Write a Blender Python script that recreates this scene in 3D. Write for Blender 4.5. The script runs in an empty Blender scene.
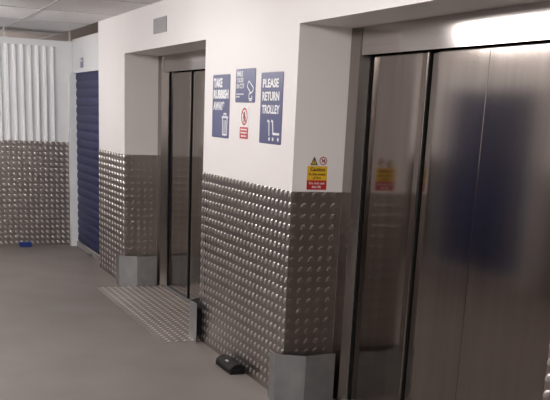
import bpy, math, random
from mathutils import Vector, Matrix
random.seed(7)
SC = bpy.context.scene
COL = SC.collection
PI = math.pi

# ------------------------------------------------------------------ dimensions (metres)
# x = 0 : face of the lift wall, corridor at x < 0, y runs down the corridor, z up
YA, YB, YC, YD, YE = 9.56, 8.505, 6.261, 4.724, 2.465
ZS = 2.103          # soffit of the lift openings
ZC = 2.443          # ceiling
ZP = 1.22           # top of the checker plate dado
XR = 0.314          # face of the lift frames
YBK = 11.161        # back wall
XL = -3.3           # opposite wall
YF = -9.0           # wall behind the viewpoint

# ------------------------------------------------------------------ materials
def mat(name, color, rough=.5, metal=0., spec=.5, build=None):
    m = bpy.data.materials.new(name); m.use_nodes = True
    nt = m.node_tree; b = nt.nodes['Principled BSDF']
    b.inputs['Base Color'].default_value = (*color, 1)
    b.inputs['Roughness'].default_value = rough
    b.inputs['Metallic'].default_value = metal
    b.inputs['Specular IOR Level'].default_value = spec
    if build: build(nt, b)
    return m

def noise_bits(scale, c1, c2, detail=4, stretch=(1, 1, 1), bump=0, bscale=None, rough=None, dist=.002):
    def f(nt, b):
        N, L = nt.nodes, nt.links
        tc = N.new('ShaderNodeTexCoord'); mp = N.new('ShaderNodeMapping')
        geo = N.new('ShaderNodeNewGeometry')
        mp.inputs['Scale'].default_value = stretch
        L.new(geo.outputs['Position'], mp.inputs['Vector'])
        n = N.new('ShaderNodeTexNoise'); n.inputs['Scale'].default_value = scale; n.inputs['Detail'].default_value = detail
        L.new(mp.outputs[0], n.inputs['Vector'])
        r = N.new('ShaderNodeMapRange'); r.inputs['From Min'].default_value = .3; r.inputs['From Max'].default_value = .7
        L.new(n.outputs['Fac'], r.inputs['Value'])
        mx = N.new('ShaderNodeMix'); mx.data_type = 'RGBA'
        mx.inputs['A'].default_value = (*c1, 1); mx.inputs['B'].default_value = (*c2, 1)
        L.new(r.outputs[0], mx.inputs['Factor']); L.new(mx.outputs['Result'], b.inputs['Base Color'])
        if rough:
            rr = N.new('ShaderNodeMapRange'); rr.inputs['To Min'].default_value = rough[0]; rr.inputs['To Max'].default_value = rough[1]
            L.new(n.outputs['Fac'], rr.inputs['Value']); L.new(rr.outputs[0], b.inputs['Roughness'])
        if bump:
            n2 = N.new('ShaderNodeTexNoise'); n2.inputs['Scale'].default_value = bscale or scale * 5; n2.inputs['Detail'].default_value = 3
            L.new(mp.outputs[0], n2.inputs['Vector'])
            bp = N.new('ShaderNodeBump'); bp.inputs['Strength'].default_value = bump; bp.inputs['Distance'].default_value = dist
            L.new(n2.outputs['Fac'], bp.inputs['Height']); L.new(bp.outputs[0], b.inputs['Normal'])
    return f

def brushed(c1, c2, aniso, tangent, stretch, rough, scale=3, bump=0, bscale=1.6, bdist=.004, bstretch=(1, 1, 1)):
    base = noise_bits(scale, c1, c2, 3, stretch)
    def f(nt, b):
        base(nt, b)
        b.inputs['Anisotropic'].default_value = aniso
        v = nt.nodes.new('ShaderNodeCombineXYZ')
        for i in range(3): v.inputs[i].default_value = tangent[i]
        nt.links.new(v.outputs[0], b.inputs['Tangent'])
        b.inputs['Roughness'].default_value = rough
        if bump:
            geo = nt.nodes.new('ShaderNodeNewGeometry')
            n2 = nt.nodes.new('ShaderNodeTexNoise'); n2.inputs['Scale'].default_value = bscale; n2.inputs['Detail'].default_value = 0
            mp = nt.nodes.new('ShaderNodeMapping'); mp.inputs['Scale'].default_value = bstretch
            nt.links.new(geo.outputs['Position'], mp.inputs['Vector']); nt.links.new(mp.outputs[0], n2.inputs['Vector'])
            bp = nt.nodes.new('ShaderNodeBump'); bp.inputs['Strength'].default_value = bump; bp.inputs['Distance'].default_value = bdist
            nt.links.new(n2.outputs['Fac'], bp.inputs['Height']); nt.links.new(bp.outputs[0], b.inputs['Normal'])
    return f

M = {}
M['wall'] = mat('white_wall_paint', (.78, .745, .735), .45, build=noise_bits(1.3, (.79, .755, .745), (.76, .725, .715), 3, bump=.08, bscale=60))
M['panel_white'] = mat('white_coated_steel', (.78, .79, .80), .22, build=noise_bits(2, (.87, .875, .88), (.83, .84, .845), 2))
M['panel_gloss'] = mat('white_glossy_sheet', (.78, .785, .79), .16, build=noise_bits(2, (.88, .885, .89), (.84, .85, .855), 2))
M['ceiling'] = mat('ceiling_tile', (.6, .58, .57), .85, build=noise_bits(40, (.85, .84, .835), (.78, .77, .76), 4, bump=.15, bscale=150))
M['tbar'] = mat('ceiling_grid_grey', (.50, .48, .47), .5)
M['void'] = mat('pinkish_board', (.42, .33, .30), .8, build=noise_bits(3, (.50, .445, .425), (.42, .375, .36)))
M['floor'] = mat('painted_concrete_floor', (.2, .18, .17), .4, spec=.2, build=noise_bits(1.7, (.182, .160, .150), (.164, .143, .133), 6, bump=.05, bscale=40, rough=(.34, .5)))
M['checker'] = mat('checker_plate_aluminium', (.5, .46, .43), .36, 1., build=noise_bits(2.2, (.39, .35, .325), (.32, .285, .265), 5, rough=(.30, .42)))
M['checker_worn'] = mat('checker_plate_worn_lozenges', (.74, .70, .67), .38, 1., build=noise_bits(14, (.84, .80, .77), (.69, .65, .62), 3, rough=(.34, .44)))  # glints on the bumps, painted as a lighter base colour
M['floor_glint'] = mat('floor_sheet_glint_lozenges', (.92, .88, .85), .36, 1.)  # floor sheet highlights put into a near-white bump colour
M['floor_alu'] = mat('floor_sheet_aluminium', (.5, .46, .43), .45, 1., build=noise_bits(3, (.47, .43, .405), (.39, .355, .335), 4, rough=(.42, .55)))
M['door_steel'] = mat('brushed_door_steel', (.5, .47, .45), .2, 1., build=brushed((.295, .260, .238), (.255, .222, .202), .0, (0, 0, 1), (6, 6, .3), .12, bump=.06))
M['header_steel'] = mat('brushed_header_steel', (.6, .56, .54), .22, 1., build=brushed((.50, .46, .435), (.43, .395, .375), .7, (0, 0, 1), (1, .4, 14), .12))
M['frame_steel'] = mat('brushed_frame_steel', (.5, .47, .45), .25, 1., build=brushed((.33, .30, .28), (.28, .255, .24), .3, (0, 0, 1), (6, 6, .4), .2))
M['galv'] = mat('galvanised_sheet', (.5, .5, .5), .5, .85, build=noise_bits(9, (.39, .39, .39), (.32, .325, .33), 4, rough=(.42, .6)))
M['dado_flat'] = mat('opposite_dado_metal', (.2, .18, .17), .5, .6)
M['galv_dull'] = mat('grey_painted_metal', (.29, .285, .28), .5, .2, build=noise_bits(6, (.30, .295, .29), (.26, .255, .25)))
M['black'] = mat('black_rubber', (.008, .007, .007), .8, spec=.2)
M['black_plastic'] = mat('black_plastic', (.016, .015, .015), .65, spec=.2, build=noise_bits(30, (.010, .009, .009), (.016, .015, .015)))
M['tag_grey'] = mat('grey_sticker', (.35, .34, .34), .4)
M['blue_shutter'] = mat('blue_shutter_paint', (.045, .05, .16), .5, spec=.35, build=noise_bits(3, (.019, .027, .098), (.015, .022, .082)))
M['blue_block'] = mat('blue_plastic', (.013, .04, .22), .4)
M['sign_blue'] = mat('sign_navy', (.075, .082, .19), .3)
M['sign_white'] = mat('sign_white', (.8, .8, .8), .4)
M['sign_red'] = mat('sign_red', (.50, .055, .05), .4)
M['sign_deepred'] = mat('sign_deep_red', (.42, .012, .016), .4)
M['sign_yellow'] = mat('sign_yellow', (.72, .43, .02), .4)
M['sign_black'] = mat('sign_black', (.02, .018, .018), .4)
M['sign_brown'] = mat('sign_dark_lettering', (.06, .02, .006), .4)
M['rail_grey'] = mat('grey_rail', (.36, .35, .34), .4, .3)
M['plate_grey'] = mat('grey_blank_plate', (.30, .295, .29), .4, .4, build=noise_bits(8, (.235, .23, .228), (.21, .207, .205)))
def emi(name, col, s):
    m = bpy.data.materials.new(name); m.use_nodes = True
    nt = m.node_tree; nt.nodes.clear()
    e = nt.nodes.new('ShaderNodeEmission'); e.inputs[0].default_value = (*col, 1); e.inputs[1].default_value = s
    o = nt.nodes.new('ShaderNodeOutputMaterial'); nt.links.new(e.outputs[0], o.inputs[0])
    return m
M['lamp'] = emi('lamp_diffuser', (1, .965, .945), 27.0)

M['void_fill'] = emi('void_fill_glow', (1, .93, .88), 22.0)  # glow of the added fill light in the roof void

# ------------------------------------------------------------------ mesh helpers
class MB:
    def __init__(s): s.v = []; s.f = []; s.sm = []
    def add(s, vs, fs, smooth=False):
        k = len(s.v); s.v += [tuple(v) for v in vs]
        for f in fs: s.f.append(tuple(i + k for i in f)); s.sm.append(smooth)
    def box(s, x0, x1, y0, y1, z0, z1):
        s.add([(x0, y0, z0), (x1, y0, z0), (x1, y1, z0), (x0, y1, z0), (x0, y0, z1), (x1, y0, z1), (x1, y1, z1), (x0, y1, z1)],
              [(0, 3, 2, 1), (4, 5, 6, 7), (0, 1, 5, 4), (1, 2, 6, 5), (2, 3, 7, 6), (3, 0, 4, 7)])
    def bbox(s, x0, x1, y0, y1, z0, z1, b=.004):
        """box with chamfered edges (three crossed slabs' hull)"""
        X, Y, Z = (x0, x1), (y0, y1), (z0, z1)
        vs = []; idx = {}
        for i in (0, 1):
            for j in (0, 1):
                for k in (0, 1):
                    sx, sy, sz = (1, -1)[i], (1, -1)[j], (1, -1)[k]
                    idx[i, j, k] = len(vs)
                    vs += [(X[i], Y[j] + sy * b, Z[k] + sz * b), (X[i] + sx * b, Y[j], Z[k] + sz * b), (X[i] + sx * b, Y[j] + sy * b, Z[k])]
        fs = []
        I = lambda i, j, k, a: idx[i, j, k] + a
        for i in (0, 1): fs.append([I(i, 0, 0, 0), I(i, 1, 0, 0), I(i, 1, 1, 0), I(i, 0, 1, 0)])
        for j in (0, 1): fs.append([I(0, j, 0, 1), I(1, j, 0, 1), I(1, j, 1, 1), I(0, j, 1, 1)])
        for k in (0, 1): fs.append([I(0, 0, k, 2), I(1, 0, k, 2), I(1, 1, k, 2), I(0, 1, k, 2)])
        for j in (0, 1):
            for k in (0, 1): fs.append([I(0, j, k, 1), I(1, j, k, 1), I(1, j, k, 2), I(0, j, k, 2)])
        for i in (0, 1):
            for k in (0, 1): fs.append([I(i, 0, k, 0), I(i, 1, k, 0), I(i, 1, k, 2), I(i, 0, k, 2)])
        for i in (0, 1):
            for j in (0, 1): fs.append([I(i, j, 0, 0), I(i, j, 1, 0), I(i, j, 1, 1), I(i, j, 0, 1)])
        for i in (0, 1):
            for j in (0, 1):
                for k in (0, 1): fs.append([I(i, j, k, 0), I(i, j, k, 1), I(i, j, k, 2)])
        c = Vector(((x0 + x1) / 2, (y0 + y1) / 2, (z0 + z1) / 2)); out = []
        for f in fs:
            p = [Vector(vs[q]) for q in f]; n = (p[1] - p[0]).cross(p[2] - p[0])
            m = sum(p, Vector()) / len(p) - c
            out.append(f if n.dot(m) > 0 else f[::-1])
        s.add(vs, out)
    def prism(s, poly, fn, a, b, smooth=False, caps=True):
        """poly: 2D points; fn(p, t) -> 3D; extruded from t=a to t=b"""
        n = len(poly); vs = [fn(p, a) for p in poly] + [fn(p, b) for p in poly]
        s.add(vs, [(i, (i + 1) % n, n + (i + 1) % n, n + i) for i in range(n)], smooth)
        if caps: s.add(vs, [tuple(range(n))[::-1], tuple(range(n, 2 * n))])
    def tube(s, pts, r, n=10):
        pts = [Vector(p) for p in pts]; rings = []
        for i, p in enumerate(pts):
            d = (pts[min(i + 1, len(pts) - 1)] - pts[max(i - 1, 0)]).normalized()
            u = d.orthogonal().normalized() if abs(d.z) < .95 else Vector((1, 0, 0))
            u = (u - d * u.dot(d)).normalized(); w = d.cross(u)
            rings.append([p + r * (math.cos(2 * PI * k / n) * u + math.sin(2 * PI * k / n) * w) for k in range(n)])
        vs = [v for R in rings for v in R]; fs = []
        for i in range(len(rings) - 1):
            for k in range(n): fs.append((i * n + k, i * n + (k + 1) % n, (i + 1) * n + (k + 1) % n, (i + 1) * n + k))
        s.add(vs, fs, True); e = (len(rings) - 1) * n
        s.add(vs, [tuple(range(n))[::-1], tuple(range(e, e + n))])
    def build(s, name, m, parent=None, fix=True):
        me = bpy.data.meshes.new(name); me.from_pydata(s.v, [], s.f); me.update()
        me.polygons.foreach_set('use_smooth', s.sm)
        if fix:
            import bmesh
            bm = bmesh.new(); bm.from_mesh(me); bmesh.ops.recalc_face_normals(bm, faces=bm.faces); bm.to_mesh(me); bm.free()
        o = bpy.data.objects.new(name, me); COL.objects.link(o)
        if m: me.materials.append(m)
        if parent: o.parent = parent
        return o

def tag(o, label, cat, group=None, kind=None):
    o['label'] = label; o['category'] = cat
    if group: o['group'] = group
    if kind: o['kind'] = kind
    return o
def thing(name, label, cat, loc=(0, 0, 0), rot=None, group=None):
    o = bpy.data.objects.new(name, None); COL.objects.link(o)
    o.empty_display_size = .1; o.location = loc
    if rot is not None: o.rotation_euler = rot
    return tag(o, label, cat, group)
def struct(o):
    o['kind'] = 'structure'; return o
def boxobj(name, m, parent, *a, bev=0):
    b = MB(); (b.bbox(*a, bev) if bev else b.box(*a)); return b.build(name, m, parent)
def bevel(o, w, seg=2, ang=40):
    md = o.modifiers.new('bevel', 'BEVEL'); md.width = w; md.segments = seg; md.limit_method = 'ANGLE'; md.angle_limit = math.radians(ang)
    return o

# ------------------------------------------------------------------ the setting
struct(boxobj('floor', M['floor'], None, XL - .2, .62, YF - .2, 12.2, -.15, 0))
w = MB()
w.box(0, .62, YB, YA, 0, ZC)                       # pier beside the shutter
w.box(0, .62, YC, YB, ZS, ZC)                      # over the far lift
w.box(0, .62, YD, YC, 0, ZC)                       # between the lifts
w.box(0, .62, YE, YD, ZS, ZC)                      # over the near lift
w.box(0, .62, YF, YE, 0, ZC)
w.box(.50, .62, YC, YB, 0, ZS); w.box(.50, .62, YE, YD, 0, ZS)
struct(w.build('wall_right', M['wall'], fix=False))
struct(boxobj('wall_left', M['wall'], None, XL - .2, XL, YF - .2, 12.2, 0, 2.75))
struct(boxobj('wall_front', M['wall'], None, XL, 0, YF - .2, YF, 0, 2.75))
# back partition: corrugated bay between flat margins, stops short of the ceiling
struct(boxobj('wall_back', M['panel_white'], None, XL, .06, YBK, YBK + .06, 0, 2.342))
b = MB()
b.box(XL, 0, YF, 11.5, ZC, ZC + .03)
cl = struct(b.build('ceiling', M['ceiling']))
b = MB()
for y in [9.93 - 1.163 * k for k in range(-1, 17)]:
    if y < 11.4: b.box(XL, 0, y - .006, y + .006, ZC - .003, ZC)
for x in [-.675 - .6 * k for k in range(0, 5)]:
    b.box(x - .006, x + .006, YF, 11.5, ZC - .0032, ZC)
b.box(XL, 0, 11.47, 11.5, ZC - .02, ZC)
g = struct(b.build('trim_1', M['tbar']))
# roof void behind the partitions
b = MB()
b.box(XL, 1.2, 13.0, 13.1, 0, 3.2); b.box(1.2, 1.3, 9.5, 13.1, 0, 3.2); b.box(XL, 1.3, 11.5, 13.1, 3.2, 3.25); b.box(0, 1.3, 9.5, 11.5, 3.2, 3.25)
b.box(.62, 1.3, 9.45, 9.5, 0, 3.2); b.box(XL, 0, 11.5, 11.52, ZC + .03, 3.2); b.box(-.02, 0, 9.5, 11.5, ZC + .03, 3.2)
struct(b.build('wall_beyond', M['void']))

# lights along the corridor
for (lx, ly) in ((-1.75, -.2), (-1.75, 3.0), (-1.75, 5.98), (-1.75, 9.3)):
    t = thing('ceiling_light', 'white ceiling light fitting with glowing diffuser over the middle of the corridor', 'ceiling light', (lx, ly, ZC), group='corridor ceiling lights')
    boxobj('housing', M['panel_white'], t, -.10, .10, -.60, .60, -.028, 0, bev=.004)
    boxobj('diffuser', M['lamp'], t, -.12, .12, -.62, .62, -.19, -.028, bev=.012)

t = thing('ceiling_light', 'unseen fill light added in the roof space behind the back partition', 'ceiling light', (-.9, 12.3, 3.2))  # not a known fitting: added out of sight to brighten the void
boxobj('housing', M['panel_white'], t, -.10, .10, -.60, .60, -.03, 0, bev=.004)
boxobj('diffuser', M['void_fill'], t, -.12, .12, -.4, .4, -.09, -.028, bev=.012)

# ------------------------------------------------------------------ checker plate
LZ = []
def lozenge(mb, o, u, v, n, cu, cv, ang, L=.0225, Wd=.0122, h=.0052):
    ca, sa = math.cos(ang), math.sin(ang); vs = []; K = 10
    for (k, hh) in ((1.0, 0), (.82, .48), (.45, .88)):
        for i in range(K):
            t = 2 * PI * i / K
            a = L * k * math.cos(t); c = Wd * k * math.sin(t)
            p, q = ca * a - sa * c, sa * a + ca * c
            vs.append(o + u * (cu + p) + v * (cv + q) + n * (h * hh))
    vs.append(o + u * cu + v * cv + n * h)
    fs = [(r * K + i, r * K + (i + 1) % K, r * K + K + (i + 1) % K, r * K + K + i) for r in (0, 1) for i in range(K)] + [(2 * K + i, 2 * K + (i + 1) % K, 3 * K) for i in range(K)]
    mb.add(vs, fs, True)
def checker(name, label, o, u, v, W, H, parent=None, t=.003, pitch=.0608, pitch_u=None, skip=None, m='checker', group=None, lean=1, solid=True, glint=True, L=.0225, Wd=.0122, h=.0052):
    """sheet with raised lozenges; o = lower corner on the front face, u x v = outward normal"""
    o, u, v = Vector(o), Vector(u), Vector(v); n = u.cross(v)
    mb = MB()
    c = [o, o + u * W, o + u * W + v * H, o + v * H]
    if solid: mb.add(c + [p - n * t for p in c], [(0, 1, 2, 3), (7, 6, 5, 4), (0, 4, 5, 1), (1, 5, 6, 2), (2, 6, 7, 3), (3, 7, 4, 0)])
    pu = pitch_u or pitch
    nu, nv = int(W / pu * 2) + 2, int(H / pitch * 2) + 2
    for i in range(nu):
        for j in range(nv):
            if (i + j) % 2: continue
            cu, cv = (i + .5) * pu / 2, H - (j + .55) * pitch / 2
            if not (.009 < cu < W - .009 and .014 < cv < H - .011): continue
            if skip and skip(cu, cv): continue
            # two families at right angles
            if i % 2 == 0: lozenge(mb, o, u, v, n, cu, cv, PI / 4 * lean, L, Wd, h)
    ob = mb.build(name, M[m], parent, fix=False)
    ob.data.materials.append(M[glint if isinstance(glint, str) else 'checker_worn' if glint else 'checker'])
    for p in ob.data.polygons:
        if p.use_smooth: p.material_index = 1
    if label: tag(ob, label, 'wall panel' if parent is None else '', group)
    return ob
T = .0035
mu = (0, -1, 0); up = (0, 0, 1)
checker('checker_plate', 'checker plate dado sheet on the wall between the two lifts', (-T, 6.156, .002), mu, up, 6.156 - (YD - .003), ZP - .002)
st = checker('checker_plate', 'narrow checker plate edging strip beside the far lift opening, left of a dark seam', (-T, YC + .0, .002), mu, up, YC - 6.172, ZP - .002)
boxobj('joint_seal', M['black'], st, -.0022, -.0002, 6.1565, 6.1715, .003, ZP - .003)
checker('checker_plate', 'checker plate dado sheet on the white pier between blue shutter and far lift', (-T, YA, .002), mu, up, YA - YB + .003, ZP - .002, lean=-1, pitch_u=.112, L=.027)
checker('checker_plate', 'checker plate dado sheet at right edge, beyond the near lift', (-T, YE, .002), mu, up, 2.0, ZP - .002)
checker('checker_plate', 'dark checker plate lining the side of the near lift recess, under the caution sign', (.0, YD - T, .002), (1, 0, 0), up, .3115, ZP - .002, glint=False, h=.0018, L=.0185, Wd=.0125)  # weak recess light put into plain-coloured, flattened bumps
checker('checker_plate', 'dark checker plate lining the side of the far lift recess', (.0, YB - T, .002), (1, 0, 0), up, .3115, ZP - .002, glint=False, h=.0018, L=.0185, Wd=.0125)  # same dimmed, flattened bumps to imitate the weaker light here
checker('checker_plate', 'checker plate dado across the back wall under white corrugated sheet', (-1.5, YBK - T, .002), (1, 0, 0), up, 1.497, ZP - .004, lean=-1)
struct(boxobj('trim_2', M['dado_flat'], None, -3.3, -1.502, YBK - T, YBK, .002, ZP - .002))
for nm, y0, y1 in (('trim_3', YF, 7.5), ('trim_4', 9.40, YBK - .01)):
    struct(boxobj(nm, M['dado_flat'], None, XL, XL + .003, y0, y1, .002, ZP))
# loading plate on the floor at the far lift
fp = checker('floor_plate', None, (-.305, 8.392, .004), mu, (1, 0, 0), 8.392 - 6.225, .305 + .325, t=.004, m='floor_alu', glint='floor_glint', lean=-1, L=.0205, Wd=.0100, h=.0050)
tag(fp, 'bright checker plate sheet lying on the floor in front of the far lift', 'floor plate')

# ------------------------------------------------------------------ white corrugated sheet on the back wall
def corrugated():
    prof = []; x = -.118 ; p = .0845
    prof.append((0, 0)); k = 0
    pts = []
    xx = -.118
    while xx > -2.9:
        pts += [(xx, .003), (xx - .030, .003), (xx - .036, .010), (xx - .040, .024), (xx - .045, .030), (xx - .051, .032), (xx - .057, .030), (xx - .062, .024), (xx - .066, .010), (xx - .072, .003)]
        xx -= p
    mb = MB(); n = len(pts); z0, z1 = ZP + .004, 2.272
    vs = [(a, YBK - d, z0) for a, d in pts] + [(a, YBK - d, z1) for a, d in pts] + [(a, YBK - d + .0025, z0) for a, d in pts] + [(a, YBK - d + .0025, z1) for a, d in pts]
    fs = []
    for i in range(n - 1):
        fs += [(i, i + 1, n + i + 1, n + i), (2 * n + i, 3 * n + i, 3 * n + i + 1, 2 * n + i + 1), (n + i, n + i + 1, 3 * n + i + 1, 3 * n + i), (i, 2 * n + i, 2 * n + i + 1, i + 1)]
    mb.add(vs, [f for k, f in enumerate(fs) if k % 4 < 2], True); mb.add(vs, [f for k, f in enumerate(fs) if k % 4 > 1])
    o = mb.build('corrugated_sheet', M['panel_gloss'])
    return o
tag(corrugated(), 'white vertically corrugated sheet on the back wall above checker plate', 'wall panel')

# ------------------------------------------------------------------ roller shutter (local: wall face x=0, faces -x)
def shutter(name, label, loc, rz, y0, y1, ztop, lintel_to, post=True):
    t = thing(name, label, 'roller shutter', loc, (0, 0, rz))
    P = .0925; pts = []; z = .065
    mb = MB(); prof = []
    while z < ztop + .05:
        for (dz, dx) in ((0, .0), (.006, .006), (.03, .0105), (.055, .0095), (.078, .005), (.0895, 0)):
            prof.append((-dx, z + dz))
        z += P
    n = len(prof)
    vs = [(.03 + a, y0, c) for a, c in prof] + [(.03 + a, y1, c) for a, c in prof]
    mb.add(vs, [(i, i + 1, n + i + 1, n + i) for i in range(n - 1)], True)
    vs = [(.034, y0, c) for a, c in prof] + [(.034, y1, c) for a, c in prof]
    mb.add(vs, [(i, n + i, n + i + 1, i + 1) for i in range(n - 1)])
    c = mb.build('slat_curtain', M['blue_shutter'], t)
    r = boxobj('bottom_rail', M['rail_grey'], t, .004, .03, y0 + .005, y1 - .005, .004, .066, bev=.003)
    h = MB(); ym = y0 + (y1 - y0) * .42
    h.bbox(-.014, .004, ym - .09, ym + .05, .018, .034, .003); h.bbox(-.022, -.002, ym - .03, ym - .0, .01, .05, .004)
    h.build('latch', M['galv'], r)
    b = MB(); b.bbox(-.056, .055, y1, y1 + .062, .002, ztop + .012, .002); b.build('guide_post', M['panel_white'], t)
    b = MB(); b.bbox(-.004, .055, y0 - .062, y0, .002, ztop + .012, .002); b.build('guide_post', M['panel_white'], t)
    b = MB(); b.box(-.002, .05, y0 - .062, y1 + .062, ztop + .012, lintel_to); b.box(-.006, .0, y0 - .06, y1 + .06, ztop, ztop + .03)
    b.build('lintel_panel', M['panel_white'], t)
    return t
SHX = .056
shutter('roller_shutter', 'blue slatted roller shutter in the far corner, left of the lifts', (SHX, 0, 0), 0, 9.70, 11.085, 1.995, 2.362)
shutter('roller_shutter', 'blue roller shutter across the corridor, mirrored in the near lift door', (XL + .05, 16.9, 0), PI, 7.6, 9.30, 1.995, 2.3)
s = thing('unit_sign', 'tiny dark number plate above the blue corner shutter', 'sign', (SHX - .002, 10.632, 2.095), Matrix(((0, 0, -1), (-1, 0, 0), (0, 1, 0))).to_euler())
boxobj('board', M['sign_blue'], s, -.075, .075, -.052, .052, 0, .003)
b = MB(); b.box(-.045, .035, .012, .036, .003, .004); b.build('number_patch', M['sign_white'], s)

# hangers and cable in the gap over the back partition
for x, lb in ((-.695, 'thin hanger rod above corrugated wall at the left edge'), (.035, 'thin hanger rod above the partition corner over the blue shutter')):
    b = MB(); b.tube([(x, 11.2, 2.343 if x < 0 else 2.30), (x, 11.2, 2.6)], .012); b.box(x - .03, x + .03, 11.19 , 11.21, 2.342, 2.35)
    tag(b.build('hanger_rod', M['wall']), lb, 'rod')
b = MB(); b.tube([(-.32, 11.19, 2.349), (-.25, 11.21, 2.366), (-.17, 11.25, 2.395), (-.05, 11.3, 2.44), (.0, 11.33, 2.47)], .004, 8)
tag(b.build('cable', M['sign_white']), 'thin pale cable rising from the back partition top to the ceiling', 'cable')

# ------------------------------------------------------------------ lifts
def leaf(name, parent, y0, y1, x, roundl=True, roundr=True):
    """brushed steel door leaf between y0 < y1 with softly folded upright edges, front face at x"""
    pts = [(x + .001, y0), (x - .0018, y0 + .003), (x - .0022, y0 + .008), (x - .001, y0 + .030), (x, y0 + .055)] if roundr else [(x + .002, y0), (x, y0 + .002)]
    q = [(x, y1 - .09), (x + .0006, y1 - .075), (x + .0017, y1 - .06), (x + .0030, y1 - .046), (x + .0046, y1 - .032), (x + .0063, y1 - .018), (x + .0074, y1 - .009), (x + .0085, y1 - .003), (x + .012, y1)] if roundl else [(x, y1 - .002), (x + .002, y1)]
    poly = pts + q + [(x + .03, y1), (x + .03, y0)]
    mb = MB(); n = len(poly); z0, z1 = .012, 1.975
    vs = [(a, c, z0) for a, c in poly] + [(a, c, z1) for a, c in poly]
    mb.add(vs, [(i, (i + 1) % n, n + (i + 1) % n, n + i) for i in range(n)])
    mb.add(vs, [] + [tuple(range(n))[::-1], tuple(range(n, 2 * n))])
    return mb.build(name, M['door_steel'], parent)
def lift(label, yL, yR, g1, g2, seam, g3):
    """yL > yR: sides of the recess; g1, g2, seam, g3: joints of the door leaves from left to right"""
    t = thing('lift', label, 'lift', (0, 0, 0))
    fw = .113
    # frame posts (return into the recess) and header
    for (a, c, e) in ((yL - .002, yL - fw, g1 + .007), (yR + .002, yR + fw, yR + fw + .018)):
        b = MB(); b.prism([(XR, a), (XR, c), (.367, e), (.367, a)], lambda p, z: (p[0], p[1], z), 0, ZS - .002); b.build('frame_post', M['frame_steel'], t)
    b = MB(); b.box(XR, .3655, yR + fw + .019, min(yL - fw - .001, g1 + .006), 1.957, ZS - .002); b.build('header', M['header_steel'], t)
    A = leaf('door_leaf', t, g2 + .0055, g1 - .006, .370)
    B = leaf('door_leaf', t, seam + .0012, g2 - .0055, .372, True, False)
    C = leaf('door_leaf', t, g3 + .010, seam - .0012, .372, False, True)
    D = leaf('door_leaf', t, yR + fw + .02, g3 - .010, .370)
    for yg, hw in ((g1, .0055), (g2, .0050), (g3, .0095)):
        boxobj('edge_seal', M['black'], t, .3715, .4, yg - hw, yg + hw, .012, 1.975)
    boxobj('edge_seal', M['black'], t, .405, .42, yR + fw - .03, yL - fw + .03, .005, 2.05)
    b = MB(); b.box(.33, .48, yR + fw, yL - fw, .0, .010)
    for k in range(3): b.box(.345 + .04 * k, .36 + .04 * k, yR + fw, yL - fw, .010, .0115)
    b.build('sill', M['galv'], t)
    return t
lift('near stainless steel lift doorway filling the right side of the photo', YD, YE, 4.585, 4.003, 3.515, 2.72)
lift('far stainless steel lift doorway between the blue shutter and the wall signs', YB, YC, 8.335, 7.70, 7.30, 6.6)

# ------------------------------------------------------------------ bent corner guards
def guard(label, yc, sgn, P=((-.056, .088), (-.060, -.022), (.094, -.103), (.296, -.084))):
    """bent sheet standing proud of a recess corner at (0, yc); sgn=+1 recess on the -y side"""
    t = thing('corner_guard', label, 'corner guard', (0, yc, 0))
    H = .288; th = .004
    P = [Vector((a, sgn * c)) for a, c in P]
    # offset polyline
    nor = []
    for i in range(len(P)):
        d = Vector((0, 0))
        if i > 0: d += (P[i] - P[i - 1]).normalized()
        if i < len(P) - 1: d += (P[i + 1] - P[i]).normalized()
        d.normalize(); nor.append(Vector((-d.y, d.x)) * sgn)
    Q = [P[i] + nor[i] * th for i in range(len(P))]
    poly = [(p.x, p.y) for p in P] + [(p.x, p.y) for p in Q][::-1]
    mb = MB(); mb.prism(poly, lambda p, z: (p[0], p[1], z), .001, H)
    o = mb.build('bent_sheet', M['galv'], t); bevel(o, .0019, 3, 10)
    # spacers back to the wall
    b = MB(); y0, y1 = sorted((sgn * .04, sgn * .075))
    b.box(-.054, -.0095, y0, y1, .06, .25); b.build('spacer', M['black'], t)
    y0, y1 = sorted((sgn * (P[3].y * sgn + .006), sgn * -.012))
    b = MB(); b.box(.20, .235, y0, y1, .06, .23); b.build('spacer', M['black'], t)
    return t
guard('bent galvanised corner guard at the left foot of the near lift, bottom of the photo', YD, 1)
guard('bent galvanised corner guard at the left foot of the far lift', YB, 1)
guard('bent galvanised corner guard at the right foot of the far lift, seen edge-on', YC, -1, ((-.056, .088), (-.060, -.070), (.080, -.190), (.296, -.170)))

# ------------------------------------------------------------------ blank plate, bait box, blue block
tag(boxobj('wall_plate', M['plate_grey'], None, -.006, 0, 7.19, 7.551, 2.210, 2.325, bev=.002), 'blank grey rectangular plate on white wall above the far lift', 'plate')
t = thing('bait_box', 'black plastic box with curved lid on floor against wall between the lifts', 'box', (-.058, 5.44, 0))
b = MB(); b.bbox(-.056, .048, -.139, .139, .0, .034, .004); b.build('base', M['black_plastic'], t)
poly = [(-.054, .034), (-.052, .040), (-.036, .054), (-.018, .063), (.0, .066), (.02, .064), (.038, .056), (.046, .046), (.047, .034)]
b = MB(); b.prism(poly, lambda p, y: (p[0], y, p[1]), -.137, .137, False); o = b.build('lid', M['black_plastic'], t); bevel(o, .003, 2, 50)
d = Vector((.018, 0, .009)).normalized()
b = MB(); nn = Vector((-d.z, 0, d.x)); c0 = Vector((-.027, 0, .0585))
vs = [c0 + d * a + Vector((0, y, 0)) + nn * h for h in (.0, .0012) for a, y in ((-.007, -.022), (.007, -.022), (.007, .022), (-.007, .022))]
b.add(vs, [(0, 3, 2, 1), (4, 5, 6, 7), (0, 1, 5, 4), (1, 2, 6, 5), (2, 3, 7, 6), (3, 0, 4, 7)]); b.build('sticker', M['tag_grey'], o)
t = boxobj('blue_block', M['blue_block'], None, -.612, -.472, 11.07, 11.15, 0, .055, bev=.008)
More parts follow.
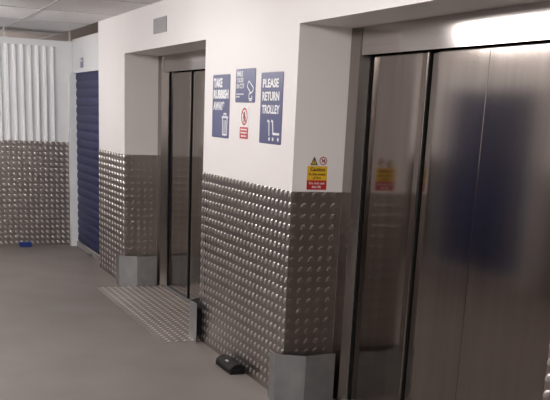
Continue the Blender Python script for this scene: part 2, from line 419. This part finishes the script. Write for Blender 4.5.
tag(t, 'small blue plastic block on the floor against the back wall', 'block')

# ------------------------------------------------------------------ signs
BASIS_WALL = Matrix(((0, 0, -1), (-1, 0, 0), (0, 1, 0)))      # columns: right = -y, up = z, out = -x
BASIS_REVEAL = Matrix(((1, 0, 0), (0, 0, -1), (0, 1, 0)))     # columns: right = +x, up = z, out = -y
def text_into(mb, s, x0, y0, w, h, z=.0032, d=.0006, bold=.0, align='L'):
    """text fitted to the box x0..x0+w, y0..y0+h"""
    cu = bpy.data.curves.new('tmp', 'FONT'); cu.body = s; cu.offset = bold; cu.resolution_u = 3; cu.extrude = .01
    ob = bpy.data.objects.new('tmp', cu); COL.objects.link(ob)
    dg = bpy.context.evaluated_depsgraph_get()
    me = bpy.data.meshes.new_from_object(ob.evaluated_get(dg))
    vs = [v.co.copy() for v in me.vertices]
    xa, xb = min(v.x for v in vs), max(v.x for v in vs); ya, yb = min(v.y for v in vs), max(v.y for v in vs)
    mb.add([(x0 + (v.x - xa) / (xb - xa) * w, y0 + (v.y - ya) / (yb - ya) * h, z + (v.z > 0) * d - (v.z <= 0) * .0004) for v in vs], [tuple(p.vertices) for p in me.polygons])
    bpy.data.objects.remove(ob); bpy.data.curves.remove(cu); bpy.data.meshes.remove(me)
def stroke(mb, pts, wd, closed=False, z=.0030, d=.0008):
    pts = [Vector(p) for p in pts]; n = len(pts)
    for i in range(n if closed else n - 1):
        a, c = pts[i], pts[(i + 1) % n]; t = (c - a)
        if t.length < 1e-6: continue
        t.normalize(); nn = Vector((-t.y, t.x)) * wd / 2; a2, c2 = a - t * wd * .35, c + t * wd * .35
        poly = [a2 + nn, a2 - nn, c2 - nn, c2 + nn]
        mb.prism(poly, lambda p, zz: (p[0], p[1], zz), z, z + d + i * 2e-6)
def disc_pts(cx, cy, r, n=24): return [(cx + r * math.cos(2 * PI * i / n), cy + r * math.sin(2 * PI * i / n)) for i in range(n)]
def rrect(x0, x1, y0, y1, r, n=4):
    out = []
    for (cx, cy, a) in ((x1 - r, y1 - r, 0), (x0 + r, y1 - r, 90), (x0 + r, y0 + r, 180), (x1 - r, y0 + r, 270)):
        for i in range(n + 1):
            t = math.radians(a + 90 * i / n); out.append((cx + r * math.cos(t), cy + r * math.sin(t)))
    return out
def flat(mb, poly, z0, z1): mb.prism(poly, lambda p, z: (p[0], p[1], z), z0, z1)
def board(parent, m, x0, x1, y0, y1, z0=0, z1=.003, r=.012, name='board'):
    b = MB(); flat(b, rrect(x0, x1, y0, y1, r), z0, z1); return b.build(name, M[m], parent)
def sign(label, loc, basis): return thing('sign', label, 'sign', loc, basis.to_euler())

# take rubbish away
W, H = .325, .400
s = sign('blue wall sign reading TAKE RUBBISH AWAY with white bin symbol', (0, 5.921, 1.668), BASIS_WALL)
board(s, 'sign_blue', -W / 2, W / 2, -H / 2, H / 2)
b = MB(); L = -W / 2 + .018
text_into(b, 'TAKE', L, .120, .165, .058, bold=.045); text_into(b, 'RUBBISH', L, .048, .285, .058, bold=.045); text_into(b, 'AWAY*', L, -.024, .215, .056, bold=.045)
b.build('lettering', M['sign_white'], s)
b = MB()
stroke(b, [(.043, -.075), (.050, -.178), (.122, -.178), (.129, -.075)], .012, False); stroke(b, [(.032, -.068), (.140, -.068)], .012)
stroke(b, [(.066, -.064), (.066, -.046), (.106, -.046), (.106, -.064)], .010)
stroke(b, [(.073, -.09), (.075, -.165)], .010); stroke(b, [(.099, -.09), (.097, -.165)], .010)
b.build('bin_symbol', M['sign_white'], s)
# smile you're on cctv
W, H = .330, .200
s = sign('small blue wall sign about CCTV with white camera symbol, top centre of the signs', (0, 5.488, 1.794), BASIS_WALL)
board(s, 'sign_blue', -W / 2, W / 2, -H / 2, H / 2)
b = MB(); L = -W / 2 + .016
text_into(b, 'SMILE', L, .056, .105, .030, bold=.02); text_into(b, "YOU'RE", L, .019, .118, .030, bold=.02); text_into(b, 'ON CCTV', L, -.016, .135, .029, bold=.02)
b.build('lettering', M['sign_white'], s)
b = MB()
for (x0, x1, yy) in ((0, .03, -.050), (.036, .075, -.050), (.081, .125, -.050), (0, .025, -.066), (.03, .058, -.066)):
    flat(b, [(L + x0, yy - .003), (L + x1, yy - .003), (L + x1, yy + .003), (L + x0, yy + .003)], .0028, .0036)
b.build('small_print', M['sign_white'], s)
b = MB()
stroke(b, [(.050, .018), (.036, -.006), (.100, -.046), (.132, -.030), (.136, -.012), (.066, .026)], .008, True)
stroke(b, [(.088, -.042), (.070, -.050), (.070, -.072)], .008); stroke(b, [(.070, -.078), (.118, -.078), (.118, -.062)], .008); stroke(b, [(.078, -.088), (.112, -.088)], .006)
b.build('camera_symbol', M['sign_white'], s)
# please return trolley
W, H = .325, .400
s = sign('blue wall sign reading PLEASE RETURN TROLLEY with white trolley symbol', (0, 5.067, 1.664), BASIS_WALL)
board(s, 'sign_blue', -W / 2, W / 2, -H / 2, H / 2)
b = MB(); L = -W / 2 + .028
text_into(b, 'PLEASE', L, .115, .235, .050, bold=.035); text_into(b, 'RETURN', L, .042, .250, .050, bold=.035); text_into(b, 'TROLLEY', L, -.031, .262, .050, bold=.035)
b.build('lettering', M['sign_white'], s)
b = MB()
stroke(b, [(-.040, -.070), (-.020, -.074), (-.012, -.150)], .012); stroke(b, [(.018, -.070), (.034, -.074), (.046, -.142), (.132, -.142)], .013)
for x in (-.008, .046, .122): flat(b, disc_pts(x, -.172, .011, 14), .003, .0038)
b.build('trolley_symbol', M['sign_white'], s)
# red prohibition notice
s = sign('small red and white prohibition notice under the CCTV sign', (0, 5.487, 1.573), BASIS_WALL)
board(s, 'sign_white', -.070, .070, -.096, .100, 0, .002, .006)
b = MB(); flat(b, rrect(-.070, .070, -.096, -.026, .004), .002, .0028); b.build('red_panel', M['sign_red'], s)
b = MB()
for (yy, spans) in ((-.041, ((-.055, -.02), (-.012, .015), (.022, .05))), (-.060, ((-.055, -.03), (-.022, .03), (.037, .055))), (-.080, ((-.045, -.005), (.003, .024), (.032, .042)))):
    for x0, x1 in spans: flat(b, [(x0, yy - .0045), (x1, yy - .0045), (x1, yy + .0045), (x0, yy + .0045)], .0028, .0034)
b.build('lettering', M['sign_white'], s)
b = MB(); stroke(b, disc_pts(0, .038, .047, 28), .011, True, .002, .0008); stroke(b, [(-.033, .071), (.033, .005)], .010, False, .0032, .0006)
b.build('prohibition_ring', M['sign_red'], s)
b = MB(); flat(b, disc_pts(0, .060, .008, 12), .002, .0028)
stroke(b, [(0, .046), (0, .026)], .018, False, .002); stroke(b, [(-.006, .024), (-.010, .006)], .007, False, .002); stroke(b, [(.006, .024), (.010, .006)], .007, False, .002)
stroke(b, [(-.008, .046), (-.020, .028)], .006, False, .002); stroke(b, [(.008, .046), (.020, .028)], .006, False, .002)
b.build('figure_symbol', M['sign_black'], s)
# caution notice in the near recess
s = sign('yellow and red Caution notice on the white side of the near lift recess', (.150, YD, 1.232), BASIS_REVEAL)
board(s, 'wall', -.062, .062, .0, .186, 0, .0015, .004)
b = MB(); flat(b, rrect(-.062, .062, .052, .130, .003), .0015, .0024); b.build('yellow_panel', M['sign_yellow'], s)
b = MB(); flat(b, rrect(-.062, .062, .0, .052, .003), .0015, .0024); b.build('red_panel', M['sign_deepred'], s)
b = MB(); text_into(b, 'Caution', -.044, .102, .092, .021, z=.0024, bold=.035); text_into(b, 'In the event', -.050, .079, .102, .014, z=.0024, bold=.03); text_into(b, 'of fire', -.026, .059, .050, .014, z=.0024, bold=.03)
b.build('lettering', M['sign_brown'], s)
b = MB(); text_into(b, 'Do not use', -.048, .030, .096, .013, z=.0024, bold=.015); text_into(b, 'this lift', -.030, .009, .058, .014, z=.0024, bold=.015)
b.build('lettering', M['sign_white'], s)
b = MB(); flat(b, [(-.044, .136), (.0, .136), (-.022, .182)], .0015, .0021); o = b.build('warning_triangle', M['sign_yellow'], s)
b = MB(); stroke(b, [(-.041, .138), (-.003, .138), (-.022, .178)], .005, True, .0021, .0005); stroke(b, [(-.022, .166), (-.022, .152)], .005, False, .0021, .0005); flat(b, disc_pts(-.022, .145, .0028, 8), .0021, .0027)
b.build('triangle_outline', M['sign_black'], o)
b = MB(); stroke(b, disc_pts(.034, .159, .021, 24), .0045, True, .0015, .0007); stroke(b, [(.020, .173), (.048, .145)], .0045, False, .0023, .0005)
b.build('prohibition_ring', M['sign_deepred'], s)
b = MB(); stroke(b, [(.027, .150), (.030, .166), (.036, .156), (.041, .168), (.043, .150)], .0045, False, .0015, .0006); b.build('flame_symbol', M['sign_black'], s)

# ------------------------------------------------------------------ world, camera, view
wd = bpy.data.worlds.new('world'); SC.world = wd; wd.use_nodes = True
wd.node_tree.nodes['Background'].inputs[0].default_value = (.6, .6, .65, 1); wd.node_tree.nodes['Background'].inputs[1].default_value = .02
cam = bpy.data.cameras.new('camera'); co = bpy.data.objects.new('camera', cam); COL.objects.link(co)
yaw, pit, rol = .4159, -.2722, .0458
fwd = Vector((math.sin(yaw) * math.cos(pit), math.cos(yaw) * math.cos(pit), math.sin(pit)))
rt = Vector((math.cos(yaw), -math.sin(yaw), 0)); u0 = rt.cross(fwd)
c, sn = math.cos(rol), math.sin(rol)
R_, U_ = c * rt + sn * u0, -sn * rt + c * u0
co.matrix_world = Matrix(((R_.x, U_.x, -fwd.x, -2.1387), (R_.y, U_.y, -fwd.y, 0), (R_.z, U_.z, -fwd.z, 1.6214), (0, 0, 0, 1)))
cam.sensor_width = 36; cam.lens = 913.07 / 550 * 36; cam.shift_y = (371.28 - 200) / 550; cam.clip_start = .05
SC.camera = co
SC.view_settings.view_transform = 'Standard'; SC.view_settings.look = 'None'; SC.view_settings.gamma = 1
SC.view_settings.use_curve_mapping = False; SC.view_settings.exposure = 0.0
SC.cycles.use_denoising = True
SC.cycles.max_bounces = 12; SC.cycles.diffuse_bounces = 8; SC.cycles.glossy_bounces = 6
